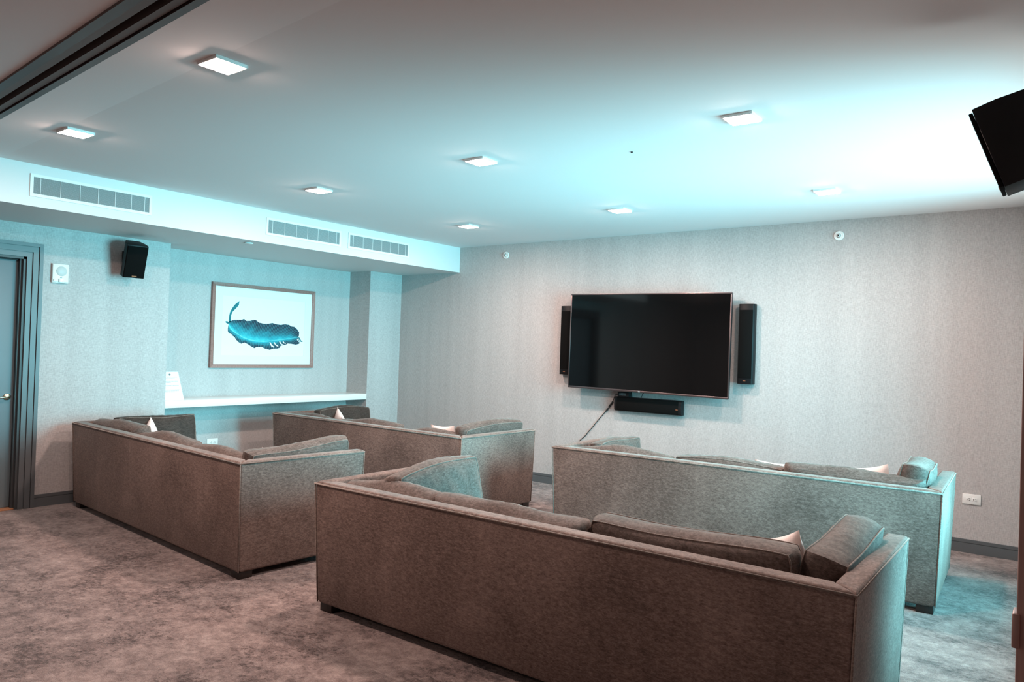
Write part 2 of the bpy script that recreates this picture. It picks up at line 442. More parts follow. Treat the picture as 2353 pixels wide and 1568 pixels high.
# sliding door track (bronze) overhead
trk = empty('sliding_door_track', (0, 0, 0), 0, 'dark bronze sliding door track with black slots across the ceiling', 'track')
wid = (TRK_A-TRK_B)
def strip(name, f0, f1, z0, z1, m, parent=trk):
    bm = bmesh.new(); xa, xb = -5.99, XR+0.1
    p = []
    for z in (z0, z1):
        p += [(xa, header_y(xa, TRK_B+f0*wid), z), (xb, header_y(xb, TRK_B+f0*wid), z), (xb, header_y(xb, TRK_B+f1*wid), z), (xa, header_y(xa, TRK_B+f1*wid), z)]
    hexa(bm, p); return finish(name, bm, m, parent)
strip('outer_rail', 0.0, 0.22, ZT-0.012, ZT+0.04, MBRONZE)
strip('groove', 0.22, 0.25, ZT+0.03, ZT+0.05, MSLOT)
strip('inner_rail', 0.25, 0.43, ZT-0.004, ZT+0.04, MBRONZE2)
strip('channel', 0.43, 0.62, ZT+0.05, ZT+0.07, MSLOT)
strip('inner_rail', 0.62, 0.80, ZT-0.004, ZT+0.04, MBRONZE2)
strip('groove', 0.80, 0.83, ZT+0.03, ZT+0.05, MSLOT)
strip('outer_rail', 0.83, 1.0, ZT-0.012, ZT+0.04, MBRONZE)

# brown jamb of the opening at the right edge
jy = 1.10
jx = -0.0455
j = root_at('door_jamb', Matrix.Translation((0, 0, 0)), 'brown wooden sliding door jamb with a small latch plate at the right edge', 'jamb')
bm = bmesh.new(); box(bm, jx, XR, jy, jy+0.05, 0, ZT+0.02)
finish('post', bm, MJAMB, j, bevel=0.002)
bm = bmesh.new(); box(bm, jx+0.012, XR, jy-0.014, jy, 0, ZT+0.02)
finish('stop_strip', bm, MJAMB, j, bevel=0.003)
bm = bmesh.new(); box(bm, jx-0.0045, jx+0.004, jy-0.003, jy+0.03, 1.106, 1.148)
finish('latch_plate', bm, MLATCH, j, bevel=0.002)

# ------------------------------------------------------------------ ceiling lights
MDIFF = mat('lit_diffuser', (0.9, 0.9, 0.9), 0.4, emis=(1.0, 0.71, 0.615), estr=710)
MHOUS = mat('light_housing', (0.82, 0.80, 0.78), 0.4)
def make_light():
    t = empty('ceiling_light', (0, 0, 0))
    s = 0.076
    bm = bmesh.new()
    # square ring housing 24 mm deep
    for a in ((-s, s, -s, -s+0.006), (-s, s, s-0.006, s), (-s, -s+0.006, -s+0.006, s-0.006), (s-0.006, s, -s+0.006, s-0.006)):
        box(bm, a[0], a[1], a[2], a[3], -0.015, 0)
    finish('housing', bm, MHOUS, t, bevel=0.001)
    bm = bmesh.new()
    q = s-0.006; n = 6
    vs = [[bm.verts.new((-q+2*q*i/n, -q+2*q*j_/n, -0.015-0.007*(1-(2*i/n-1)**4)*(1-(2*j_/n-1)**4))) for j_ in range(n+1)] for i in range(n+1)]
    for i in range(n):
        for j_ in range(n): bm.faces.new((vs[i][j_], vs[i+1][j_], vs[i+1][j_+1], vs[i][j_+1]))
    f = finish('diffuser', bm, MDIFF, t, smooth=True)
    return t
LP = [(-2.925, 1.752, 'square ceiling light beside the dark door track, appearing largest of all'),
      (-4.655, 1.880, 'square ceiling light in the corner between door track and bulkhead'),
      (-4.659, 3.632, 'square ceiling light above the leaf picture, middle one of the row along the bulkhead'),
      (-2.988, 3.574, 'square ceiling light in the middle of the ceiling, left of the tiny dark pin'),
      (-1.315, 3.568, 'square ceiling light in the bright patch, nearest the black speaker'),
      (-4.679, 5.438, 'small far ceiling light just right of the bulkhead end'),
      (-2.995, 5.390, 'square ceiling light above the television, nearest the television wall'),
      (-1.380, 5.432, 'washed-out ceiling light above the right sprinkler head on the television wall'),
      ]
lt = make_light()
for i, (x, y, lab) in enumerate(LP):
    o = lt if i == 0 else copy_tree(lt)
    o.location = (x*1.0128, y*1.0128, ZC); tag(o, lab, 'light', 'square ceiling lights')
# added unseen light behind the camera, for fill and the television's reflection
for x, y in ((-4.6, -1.2),):
    o = copy_tree(lt); o.location = (x, y, ZT); tag(o, 'added unseen square ceiling light filling the adjoining space behind the camera', 'light', 'added lights of the adjoining space')

# ------------------------------------------------------------------ vents
def make_vent():
    t = root_at('air_vent', Matrix.Identity(4), None, None)
    Wv, Hv, b = 0.868, 0.160, 0.021
    bm = bmesh.new()
    box(bm, -Wv/2, Wv/2, Hv/2-b, Hv/2, 0, 0.008); box(bm, -Wv/2, Wv/2, -Hv/2, -Hv/2+b, 0, 0.008)
    box(bm, -Wv/2, -Wv/2+b, -Hv/2+b, Hv/2-b, 0, 0.008); box(bm, Wv/2-b, Wv/2, -Hv/2+b, Hv/2-b, 0, 0.008)
    finish('frame', bm, MVENT, t)
    bm = bmesh.new(); box(bm, -Wv/2+b, Wv/2-b, -Hv/2+b, Hv/2-b, 0.0002, 0.0008)
    finish('backing', bm, MVENTD, t)
    bm = bmesh.new(); n = 20; h = (Hv-2*b)/n
    for k in range(n):
        z = -Hv/2+b+h*k
        hexa(bm, [(-Wv/2+b, z+0.10*h, 0.001), (Wv/2-b, z+0.10*h, 0.001), (Wv/2-b, z+0.55*h, 0.006), (-Wv/2+b, z+0.55*h, 0.006),
                  (-Wv/2+b, z+0.32*h, 0.001), (Wv/2-b, z+0.32*h, 0.001), (Wv/2-b, z+0.77*h, 0.006), (-Wv/2+b, z+0.77*h, 0.006)])
    finish('louvre', bm, MLOUVRE, t)
    iw = Wv-2*b
    for x in (0.055, 0.215, 0.375, 0.53, 0.68, 0.83, 0.955):
        bm = bmesh.new(); xx = -iw/2 + iw*x; box(bm, xx-0.0013, xx+0.0013, -Hv/2+b, Hv/2-b, 0.001, 0.0075)
        finish('divider', bm, MVENT, t)
    return t
vt = make_vent()
for i, (y, z, lab) in enumerate(((2.525, 2.499, 'white louvred air vent alone at the left end of the bulkhead, nearest the door'), (4.449, 2.501, 'white louvred air vent on the bulkhead above the leaf picture, left of a pair'), (5.411, 2.502, 'white louvred air vent nearest the television wall, right of a pair'))):
    o = vt if i == 0 else copy_tree(vt)
    o.matrix_world = leftwall(y, z, XB); tag(o, lab, 'vent', 'louvred vents on the bulkhead')

# ------------------------------------------------------------------ television
TX, TZ = -3.327, 1.556
dz_top = (2.053+2.025)/2; dz_bot = (1.073+1.061)/2
TW, THh = 1.722, dz_top-dz_bot
tv = root_at('television', basis((TX, D, (dz_top+dz_bot)/2), Vector((1, 0, -0.012)).normalized(), Vector((0.006, 0, 1)).normalized(), (0, -1, 0)), 'large black flat television mounted on the wall between two speakers', 'television')
bm = bmesh.new(); box(bm, -TW/2, TW/2, -THh/2, THh/2, 0.118, 0.150)
finish('cabinet', bm, MBLACK, tv, bevel=0.003)
bm = bmesh.new(); b = 0.011
for a in ((-TW/2-0.002, TW/2+0.002, THh/2-b, THh/2+0.002), (-TW/2-0.002, TW/2+0.002, -THh/2-0.004, -THh/2+0.016), (-TW/2-0.002, -TW/2+b, -THh/2+0.016, THh/2-b), (TW/2-b, TW/2+0.002, -THh/2+0.016, THh/2-b)):
    box(bm, a[0], a[1], a[2], a[3], 0.138, 0.156)
bez = finish('bezel', bm, MBEZEL, tv, bevel=0.003)
bm = bmesh.new(); box(bm, -TW/2+b, TW/2-b, -THh/2+0.016, THh/2-b, 0.150, 0.1525)
finish('screen', bm, MSCREEN, tv)
bm = bmesh.new(); box(bm, -0.25, 0.25, -0.2, 0.2, 0.0, 0.02); box(bm, -0.05, 0.05, -0.15, 0.15, 0.02, 0.10); box(bm, -0.22, 0.22, -0.18, 0.18, 0.10, 0.118)
finish('wall_mount', bm, MBLACK, tv)
def text_mesh(txt, size, m, parent, name='lettering', ext=0.0004):
    cu = bpy.data.curves.new('t', 'FONT'); cu.body = txt; cu.size = size; cu.align_x = 'CENTER'; cu.align_y = 'CENTER'; cu.extrude = ext
    ob = bpy.data.objects.new('t', cu); C.objects.link(ob)
    dg = bpy.context.evaluated_depsgraph_get()
    me = bpy.data.meshes.new_from_object(ob.evaluated_get(dg)); bpy.data.objects.remove(ob)
    return link(name, me, m, parent)
MSILVER = mat('silver_print', (0.8, 0.8, 0.8), 0.4)
lg = text_mesh('LG', 0.017, MSILVER, tv, 'logo_lettering'); lg.location = (-0.035, -THh/2+0.006, 0.1565)

# tall wall speakers
def tall_speaker(name, x, label, z=1.567):
    t = root_at(name, tvwall(x, z), label, 'speaker', 'tall speakers beside the television')
    bm = bmesh.new(); w_, h_ = 0.146, 0.730
    # curved front: cross-section extruded vertically
    prof = [(-w_/2, 0.0), (-w_/2, 0.052), (-w_/2+0.012, 0.068), (-0.02, 0.075), (0.02, 0.075), (w_/2-0.012, 0.068), (w_/2, 0.052), (w_/2, 0.0)]
    a = [bm.verts.new((p[0], -h_/2, p[1]+0.012)) for p in prof]; c_ = [bm.verts.new((p[0], h_/2, p[1]+0.012)) for p in prof]
    n = len(prof); bm.faces.new(a[::-1]); bm.faces.new(c_)
    for k in range(n): bm.faces.new((a[k], a[(k+1) % n], c_[(k+1) % n], c_[k]))
    finish('cabinet', bm, MBLACK, t, bevel=0.002)
    bm = bmesh.new(); h2 = h_/2-0.055
    prof = [(-w_/2+0.004, 0.055), (-w_/2+0.014, 0.0695), (-0.02, 0.0765), (0.02, 0.0765), (w_/2-0.014, 0.0695), (w_/2-0.004, 0.055)]
    a = [bm.verts.new((p[0], -h2, p[1]+0.013)) for p in prof]; c_ = [bm.verts.new((p[0], h2, p[1]+0.013)) for p in prof]
    n = len(prof); bm.faces.new(a[::-1]); bm.faces.new(c_)
    for k in range(n): bm.faces.new((a[k], a[(k+1) % n], c_[(k+1) % n], c_[k]))
    finish('grille', bm, MGRILLE, t, bevel=0.001)
    bm = bmesh.new(); box(bm, -0.012, 0.012, -h_/2+0.028, -h_/2+0.032, 0.085, 0.0885)
    finish('badge', bm, MCOPPER, t)
    bm = bmesh.new(); box(bm, -0.03, 0.03, -0.05, 0.05, 0, 0.014)
    finish('bracket', bm, MBLACK, t)
    return t
tall_speaker('wall_speaker', -2.350, 'tall slim black speaker on the wall right of the television')
tall_speaker('wall_speaker', -4.290, 'tall slim black speaker half hidden behind the left edge of the television', 1.564)
# centre speaker
t = root_at('centre_speaker', basis((-3.315, D, 0.935), Vector((1, 0, 0.004)).normalized(), (0, 0, 1), (0, -1, 0)), 'wide black speaker mounted horizontally on the wall under the television', 'speaker')
bm = bmesh.new(); w_, h_ = 0.728, 0.142
prof = [(-h_/2, 0.0), (-h_/2, 0.052), (-h_/2+0.012, 0.066), (0, 0.072), (h_/2-0.012, 0.066), (h_/2, 0.052), (h_/2, 0.0)]
a = [bm.verts.new((-w_/2, p[0], p[1]+0.012)) for p in prof]; c_ = [bm.verts.new((w_/2, p[0], p[1]+0.012)) for p in prof]
n = len(prof); bm.faces.new(a[::-1]); bm.faces.new(c_)
for k in range(n): bm.faces.new((a[k], a[(k+1) % n], c_[(k+1) % n], c_[k]))
finish('cabinet', bm, MBLACK, t, bevel=0.004)
bm = bmesh.new()
prof = [(-h_/2+0.006, 0.058), (-h_/2+0.014, 0.0675), (0, 0.0735), (h_/2-0.014, 0.0675), (h_/2-0.006, 0.058)]
w2 = w_/2-0.03
a = [bm.verts.new((-w2, p[0], p[1]+0.013)) for p in prof]; c_ = [bm.verts.new((w2, p[0], p[1]+0.013)) for p in prof]
n = len(prof); bm.faces.new(a[::-1]); bm.faces.new(c_)
for k in range(n): bm.faces.new((a[k], a[(k+1) % n], c_[(k+1) % n], c_[k]))
finish('grille', bm, MGRILLE, t, bevel=0.001)
bm = bmesh.new(); box(bm, w_/2-0.056, w_/2-0.032, -0.018, -0.013, 0.083, 0.0885); finish('badge', bm, MCOPPER, t)
for x in (-0.2, 0.14):
    bm = bmesh.new(); box(bm, x, x+0.06, -0.04, 0.04, 0, 0.013); finish('bracket', bm, MBLACK, t)
# little amplifier box standing on the centre speaker
t = root_at('media_box', tvwall(-3.578, 1.0085), 'small black box with vent slots standing on the centre speaker', 'electronics box')
bm = bmesh.new(); box(bm, -0.062, 0.062, 0, 0.046, 0.015, 0.080); finish('case', bm, MBLACK, t, bevel=0.002)
bm = bmesh.new()
for k in range(9):
    for r2 in range(3): box(bm, -0.042+k*0.008, -0.038+k*0.008, 0.012+r2*0.009, 0.017+r2*0.009, 0.0795, 0.0806)
finish('vent_slots', bm, MGREY, t)
# cord with an inline plug
t = root_at('power_cord', Matrix.Identity(4), 'thin black power cord dropping from the media box to the sofa', 'cord')
pts = [(-3.643, D-0.04, 1.030), (-3.672, D-0.025, 1.026), (-3.707, D-0.012, 1.016), (-3.728, D-0.010, 0.965), (-3.749, D-0.010, 0.915), (-3.772, D-0.010, 0.885), (-3.798, D-0.008, 0.857), (-3.822, D-0.006, 0.832), (-3.867, D-0.006, 0.780), (-3.925, D-0.006, 0.715), (-3.965, D-0.006, 0.662), (-4.003, D-0.006, 0.623), (-4.055, D-0.006, 0.560), (-4.095, D-0.006, 0.527), (-4.18, D-0.006, 0.44), (-4.22, D-0.008, 0.40)]
bm = bmesh.new(); tube(bm, pts, 0.0035, 8); finish('cable', bm, MCABLE, t, smooth=True)
bm = bmesh.new(); tube(bm, [(-3.733, D-0.013, 0.945), (-3.737, D-0.013, 0.935), (-3.762, D-0.013, 0.905), (-3.776, D-0.013, 0.885)], 0.0095, 8); finish('inline_plug', bm, MCABLE, t, smooth=True)
bm = bmesh.new(); tube(bm, [(-3.785, D-0.012, 0.873), (-3.800, D-0.012, 0.853), (-3.806, D-0.012, 0.845)], 0.0085, 8); finish('inline_plug', bm, MCABLE, t, smooth=True)
# short leads between the television and the centre speaker
for k, p in enumerate(([(-3.520, D-0.03, 1.068), (-3.510, D-0.03, 1.045), (-3.500, D-0.03, 1.0)], [(-3.34, D-0.05, 1.08), (-3.385, D-0.035, 1.045), (-3.405, D-0.03, 1.0)])):
    bm = bmesh.new(); tube(bm, p, 0.003, 8)
    tag(finish('cable', bm, MCABLE, smooth=True), ('short black lead between media box and television' if k == 0 else 'short black lead curving from under the middle of the television to the centre speaker'), 'cable')

# ------------------------------------------------------------------ tilted surround speakers
def surround(m, label, yaw=0.0, tilt=R(20), stand=0.085):
    t = root_at('surround_speaker', m, label, 'speaker', 'tilted black surround speakers')
    T_ = Matrix.Rotation(yaw, 4, 'Y') @ Matrix.Rotation(tilt, 4, 'X')
    H_, Wf, Wb, dp = 0.300, 0.175, 0.115, 0.165
    def put(o, zoff=stand): o.matrix_local = Matrix.Translation((0, 0, zoff)) @ T_; return o
    bm = bmesh.new()
    hexa(bm, [(-Wb/2, -H_/2, 0), (Wb/2, -H_/2, 0), (Wf/2, -H_/2, dp*0.55), (-Wf/2, -H_/2, dp*0.55), (-Wb/2, H_/2, 0), (Wb/2, H_/2, 0), (Wf/2, H_/2, dp*0.55), (-Wf/2, H_/2, dp*0.55)])
    hexa(bm, [(-Wf/2, -H_/2, dp*0.55), (Wf/2, -H_/2, dp*0.55), (Wf/2, -H_/2, dp), (-Wf/2, -H_/2, dp), (-Wf/2, H_/2, dp*0.55), (Wf/2, H_/2, dp*0.55), (Wf/2, H_/2, dp), (-Wf/2, H_/2, dp)])
    bmesh.ops.remove_doubles(bm, verts=bm.verts[:], dist=1e-5)
    bmesh.ops.delete(bm, geom=[f for f in bm.faces if abs(f.calc_center_median().z-dp*0.55) < 1e-5], context='FACES_ONLY')
    put(finish('cabinet', bm, MBLACK, t, bevel=0.003))
    bm = bmesh.new(); box(bm, -Wf/2+0.004, Wf/2-0.004, -H_/2+0.004, H_/2-0.010, dp+0.001, dp+0.014)
    g = put(finish('grille', bm, MGRILLE, t, bevel=0.003))
    bm = bmesh.new(); box(bm, -0.020, 0.020, -H_/2+0.018, -H_/2+0.024, dp+0.014, dp+0.016)
    put(finish('badge', bm, MCOPPER, t))
    bm = bmesh.new(); box(bm, -0.03, 0.03, -0.05, 0.05, 0, 0.01); tube(bm, [(0, 0, 0.005), (0, 0, stand+0.04)], 0.012, 10)
    finish('bracket', bm, MBLACK, t)
    return t
surround(leftwall(3.232, 2.168), 'black speaker tilted downwards high on the left wall, left of the niche', yaw=R(-8))
surround(rightwall(3.09, 2.255), 'large near black speaker cut off by the right edge of the photo', yaw=0.0, stand=0.185)

# ------------------------------------------------------------------ wall devices
t = root_at('alarm_speaker_strobe', leftwall(2.687, 1.962), 'white wall alarm plate with a round grille and a strobe lens beside the door frame', 'alarm')
bm = bmesh.new(); box(bm, -0.062, 0.062, -0.080, 0.080, 0, 0.030); finish('plate', bm, MPLASTIC, t, bevel=0.003)
bm = bmesh.new(); lathe(bm, [(0, 0.0335), (0.039, 0.0335), (0.042, 0.031), (0.042, 0.029)], 32)
o = finish('round_grille', bm, MPLASTIC2, t); o.location = (0.006, 0.020, 0)
for x in (-0.055, 0.022):
    bm = bmesh.new(); box(bm, x, x+0.036, -0.073, -0.050, 0.030, 0.040)
    finish('reflector', bm, MSILVER, t, bevel=0.002)
bm = bmesh.new(); box(bm, -0.017, 0.020, -0.075, -0.045, 0.030, 0.052); finish('strobe_lens', bm, MLENS, t, bevel=0.004)
bm = bmesh.new()
for x in (-0.004, 0.006): box(bm, x, x+0.005, -0.038, -0.031, 0.0295, 0.0306)
finish('symbol', bm, MGREY, t)

def outlet(m, label):
    t = root_at('wall_outlet', m, label, 'outlet', 'white wall outlets')
    bm = bmesh.new(); box(bm, -0.061, 0.061, -0.039, 0.039, 0, 0.007); finish('cover_plate', bm, MPLASTIC, t, bevel=0.0015)
    for x in (-0.020, 0.020):
        bm = bmesh.new(); box(bm, x-0.016, x+0.016, -0.014, 0.014, 0.007, 0.0085)
        rc = finish('receptacle', bm, MPLASTIC, t, bevel=0.001)
        bm = bmesh.new(); box(bm, x-0.009, x-0.004, -0.004, 0.002, 0.0083, 0.0090); box(bm, x+0.002, x+0.008, 0.004, 0.008, 0.0083, 0.0090); box(bm, x+0.004, x+0.010, -0.009, -0.005, 0.0083, 0.0090)
        finish('slots', bm, MDARK, rc)
    return t
outlet(tvwall(-0.581, 0.412), 'white horizontal wall outlet low on the television wall near the right edge')
outlet(leftwall(4.380, 0.357, XN), 'white wall outlet low inside the niche behind the left sofa')

def sprinkler(m, label):
    t = root_at('sidewall_sprinkler', m, label, 'sprinkler', 'round sprinklers on the television wall')
    bm = bmesh.new(); lathe(bm, [(0.018, 0.010), (0.026, 0.004), (0.034, 0.010), (0.040, 0.008), (0.042, 0.0), (0.0, 0.0)], 32)
    finish('escutcheon', bm, MPLASTIC, t)
    bm = bmesh.new(); lathe(bm, [(0, 0.030), (0.008, 0.030), (0.012, 0.024), (0.014, 0.010), (0.018, 0.004), (0.018, 0.001), (0, 0.001)], 24)
    finish('head', bm, MPLASTIC2, t)
    bm = bmesh.new(); lathe(bm, [(0, 0.034), (0.005, 0.034), (0.006, 0.029), (0, 0.029)], 16)
    o = finish('deflector_centre', bm, MDARK, t)
    return t
sprinkler(tvwall(-5.187, 2.524), 'small round white sprinkler near the bulkhead end of the television wall')
sprinkler(tvwall(-1.596, 2.513), 'round white sprinkler on the television wall right of the television')
bm = bmesh.new(); lathe(bm, [(0, -0.010), (0.038, -0.010), (0.041, -0.008), (0.041, -0.004), (0.034, 0.0), (0, 0.0)], 32)
o = tag(finish('sprinkler_cover', bm, MPLASTIC), 'flat round sprinkler cover under the bulkhead above the leaf picture', 'sprinkler'); o.location = (-6.058, 3.954, ZB)
bm = bmesh.new(); lathe(bm, [(0, -0.006), (0.006, -0.006), (0.007, 0), (0, 0)], 16)
o = tag(finish('ceiling_pin', bm, MDARK), 'tiny dark pin in the middle of the bright ceiling', 'pin'); o.location = (-2.106, 3.914, ZC)

# ------------------------------------------------------------------ framed leaf picture
UP = [(-0.457, 0.04), (-0.435, 0.048), (-0.39, 0.063), (-0.336, 0.066), (-0.297, 0.068), (-0.27, 0.081), (-0.246, 0.059), (-0.195, 0.062), (-0.155, 0.075), (-0.123, 0.075), (-0.081, 0.048), (-0.016, 0.039), (0.042, 0.042), (0.092, 0.053), (0.143, 0.041), (0.203, 0.037), (0.263, 0.047), (0.316, 0.042), (0.352, 0.025), (0.392, 0.023), (0.433, -0.005), (0.462, -0.041), (0.459, -0.083), (0.446, -0.096)]
MID = [(-0.456, 0.02), (-0.432, -0.027), (-0.392, -0.06), (-0.337, -0.092), (-0.266, -0.125), (-0.186, -0.147), (-0.089, -0.158), (-0.007, -0.159), (0.117, -0.145), (0.245, -0.13), (0.349, -0.114), (0.446, -0.096)]
LO = [(-0.456, 0.006), (-0.462, -0.035), (-0.46, -0.066), (-0.445, -0.083), (-0.414, -0.092), (-0.406, -0.105), (-0.378, -0.122), (-0.358, -0.149), (-0.334, -0.172), (-0.294, -0.192), (-0.256, -0.177), (-0.216, -0.193), (-0.167, -0.22), (-0.13, -0.237), (-0.102, -0.223), (-0.037, -0.221), (0.013, -0.241), (0.071, -0.251), (0.113, -0.236), (0.164, -0.235), (0.197, -0.227), (0.213, -0.201), (0.248, -0.193), (0.282, -0.188), (0.308, -0.173), (0.36, -0.177), (0.423, -0.185), (0.467, -0.172), (0.476, -0.153), (0.447, -0.109)]
STEM_L = [(-0.457, 0.034), (-0.452, 0.102), (-0.443, 0.144), (-0.425, 0.18), (-0.389, 0.23), (-0.329, 0.278)]
STEM_R = [(-0.431, 0.035), (-0.426, 0.118), (-0.409, 0.153), (-0.372, 0.19), (-0.339, 0.227), (-0.335, 0.269)]
TIP = [(0.446, -0.093), (0.469, -0.101), (0.493, -0.136), (0.516, -0.141), (0.509, -0.152), (0.48, -0.147), (0.456, -0.116)]
CURL = [(-0.495, 0.04), (-0.473, 0.048), (-0.449, 0.027), (-0.456, 0.013), (-0.487, 0.027)]
GAPS = [[(0.061, -0.168), (0.076, -0.166), (0.094, -0.193), (0.12, -0.21), (0.119, -0.225), (0.087, -0.211)], [(0.118, -0.167), (0.131, -0.163), (0.145, -0.188), (0.184, -0.205), (0.175, -0.214), (0.141, -0.199)], [(0.19, -0.154), (0.203, -0.151), (0.217, -0.175), (0.247, -0.188), (0.23, -0.191), (0.204, -0.179)], [(0.235, -0.147), (0.245, -0.145), (0.259, -0.163), (0.286, -0.173), (0.273, -0.178), (0.251, -0.171)], [(0.429, -0.117), (0.44, -0.115), (0.464, -0.148), (0.485, -0.153), (0.471, -0.156), (0.448, -0.143)]]
def resample(pts, n):
    L = [0]
    for a, b in zip(pts, pts[1:]): L.append(L[-1]+math.dist(a, b))
    out_ = []
    for k in range(n):
        s = L[-1]*k/(n-1); i = 0
        while i < len(L)-2 and L[i+1] < s: i += 1
        f = (s-L[i])/(L[i+1]-L[i]); out_.append((pts[i][0]+f*(pts[i+1][0]-pts[i][0]), pts[i][1]+f*(pts[i+1][1]-pts[i][1])))
    return out_
def leaf_material():
    m, t, b = new_mat('watercolour_leaf')
    uv = t.nodes.new('ShaderNodeUVMap'); uv.uv_map = 'leaf'
    sp = t.nodes.new('ShaderNodeSeparateXYZ'); t.links.new(uv.outputs[0], sp.inputs[0])
    n = noise_node(t, uv.outputs[0], 1, 4, (9, 2.5, 1), 0.6, 0.3)
    stain = noise_node(t, uv.outputs[0], 1, 2, (2.2, 1.2, 1), loc=(1.3, 0, 0))
    s = math_node(t, 'ADD', math_node(t, 'MULTIPLY', sp.outputs[1], 0.62), math_node(t, 'MULTIPLY', n, 0.42))
    s = math_node(t, 'ADD', s, math_node(t, 'MULTIPLY', stain, 0.35))
    s = math_node(t, 'ADD', s, math_node(t, 'MULTIPLY', sp.outputs[0], 0.14))
    col = ramp(t, s, [(0.36, (0.06, 0.62, 0.66)), (0.55, (0.01, 0.30, 0.38)), (0.76, (0.008, 0.09, 0.13)), (0.98, (0.01, 0.025, 0.05))])
    wv = math_node(t, 'SINE', math_node(t, 'MULTIPLY', sp.outputs[0], 2*PI*52))
    lines = math_node(t, 'GREATER_THAN', wv, 0.90)
    fade = math_node(t, 'MULTIPLY', lines, math_node(t, 'MULTIPLY', noise_node(t, uv.outputs[0], 1, 2, (40, 4, 1)), 1.1))
    col2 = mixc(t, fade, col, (0.10, 0.46, 0.50))
    t.links.new(col2, b.inputs['Base Color']); b.inputs['Roughness'].default_value = 0.8
    return m
MLEAF = leaf_material()
MSTEM = mat('watercolour_stem', (0.008, 0.16, 0.19), 0.8, noise=0.6, nscale=25)
MMID = mat('watercolour_midrib', (0.22, 0.66, 0.68), 0.8)
pic = root_at('framed_picture', leftwall(4.965, 1.602, XN), 'large framed print of a teal banana leaf in a brown wooden frame in the niche', 'picture')
FW, FH, fw = 0.662, 0.455, 0.038
bm = bmesh.new()
for (p, q) in (((-FW, -FH), (FW, -FH)), ((FW, -FH), (FW, FH)), ((FW, FH), (-FW, FH)), ((-FW, FH), (-FW, -FH))):
    sx0, sy0 = (1 if p[0] < 0 else -1), (1 if p[1] < 0 else -1); sx1, sy1 = (1 if q[0] < 0 else -1), (1 if q[1] < 0 else -1)
    a = [(p[0], p[1]), (q[0], q[1]), (q[0]+sx1*fw, q[1]+sy1*fw), (p[0]+sx0*fw, p[1]+sy0*fw)]
    hexa(bm, [(x, y, 0.001) for x, y in a] + [(a[0][0], a[0][1], 0.034), (a[1][0], a[1][1], 0.034), (a[2][0], a[2][1], 0.028), (a[3][0], a[3][1], 0.028)])
finish('frame', bm, MFRAME, pic, bevel=0.0015)
bm = bmesh.new()
box(bm, -FW+fw, FW-fw, -FH+fw, FH-fw, 0.004, 0.014); finish('backing_board', bm, MMAT, pic)
bm = bmesh.new(); PW, PH = 0.531, 0.320
iw, ih = FW-fw, FH-fw
for a in ((-iw, iw, PH, ih), (-iw, iw, -ih, -PH), (-iw, -PW, -PH, PH), (PW, iw, -PH, PH)): box(bm, a[0], a[1], a[2], a[3], 0.014, 0.0175)
finish('mat_board', bm, MMAT, pic)
bm = bmesh.new(); box(bm, -PW, PW, -PH, PH, 0.014, 0.0145)
pr = finish('print_sheet', bm, MPAPER, pic)
bm = bmesh.new(); uvl = bm.loops.layers.uv.new('leaf'); N = 160
rm = resample(MID, N); ru = resample(UP, N); rl = resample(LO, N)
Z0 = 0.0150
for edge in (ru, rl):
    for i in range(N-1):
        K = 3
        for k in range(K):
            def pt(ii, kk): 
                f = kk/K; return (rm[ii][0]+(edge[ii][0]-rm[ii][0])*f, rm[ii][1]+(edge[ii][1]-rm[ii][1])*f, Z0)
            q = [(i, k), (i+1, k), (i+1, k+1), (i, k+1)]
            vs = [bm.verts.new(pt(*z)) for z in q]
            try: f = bm.faces.new(vs)
            except ValueError: continue
            for l, z in zip(f.loops, q): l[uvl].uv = (z[0]/(N-1), z[1]/K)
            f.material_index = 0
def flat(poly, z, mi):
    f = bm.faces.new([bm.verts.new((x, y, z)) for x, y in poly]); f.material_index = mi
sl, sr = resample(STEM_L, 14), resample(STEM_R, 14)
for i in range(13): flat([sl[i], sr[i], sr[i+1], sl[i+1]], Z0, 1)
flat(TIP, Z0+0.0001, 1); flat(CURL, Z0+0.0001, 1)
wd = [0.0028*(1-0.7*i/(N-1)) for i in range(N)]
for i in range(N-1):
    flat([(rm[i][0], rm[i][1]-wd[i]), (rm[i+1][0], rm[i+1][1]-wd[i]), (rm[i+1][0], rm[i+1][1]+wd[i]), (rm[i][0], rm[i][1]+wd[i])], Z0+0.0002, 2)
for g in GAPS: flat(g, Z0+0.0003, 3)
for f in bm.faces:
    f.normal_update()
    if f.normal.z < 0: f.normal_flip()
me = bpy.data.meshes.new('leaf_drawing'); bm.to_mesh(me); bm.free()
link('leaf_drawing', me, [MLEAF, MSTEM, MMID, MPAPER], pr)

# sign card standing on the shelf
t = root_at('sign_card', basis((-6.93, 3.765, 0.8455), (0, 1, 0), Vector((-0.10, 0, 1)).normalized(), (1, 0, 0.10)), 'white printed card standing at the left end of the niche shelf', 'card')
bm = bmesh.new()
hexa(bm, [(-0.109, 0, 0), (0.112, 0, 0), (0.112, 0, -0.004), (-0.109, 0, -0.004), (-0.109, 0.275, 0), (0.055, 0.275, 0), (0.055, 0.275, -0.004), (-0.109, 0.275, -0.004)])
finish('card', bm, MPAPER, t)
bm = bmesh.new()
for k, (y, a, b_) in enumerate(((0.222, -0.06, 0.045), (0.208, -0.07, 0.02), (0.180, -0.09, 0.05), (0.170, -0.09, -0.02), (0.140, -0.09, 0.06), (0.098, -0.09, 0.07), (0.088, -0.09, 0.06), (0.078, -0.09, 0.02))):
    x = a
    while x < b_:
        l_ = random.uniform(0.006, 0.018); box(bm, x, min(x+l_, b_), y, y+0.0028, 0.0002, 0.0006); x += l_+0.003
finish('printed_lines', bm, MGREY, t)
bm = bmesh.new(); lathe(bm, [(0, 0.0006), (0.010, 0.0006), (0.010, 0)], 16)
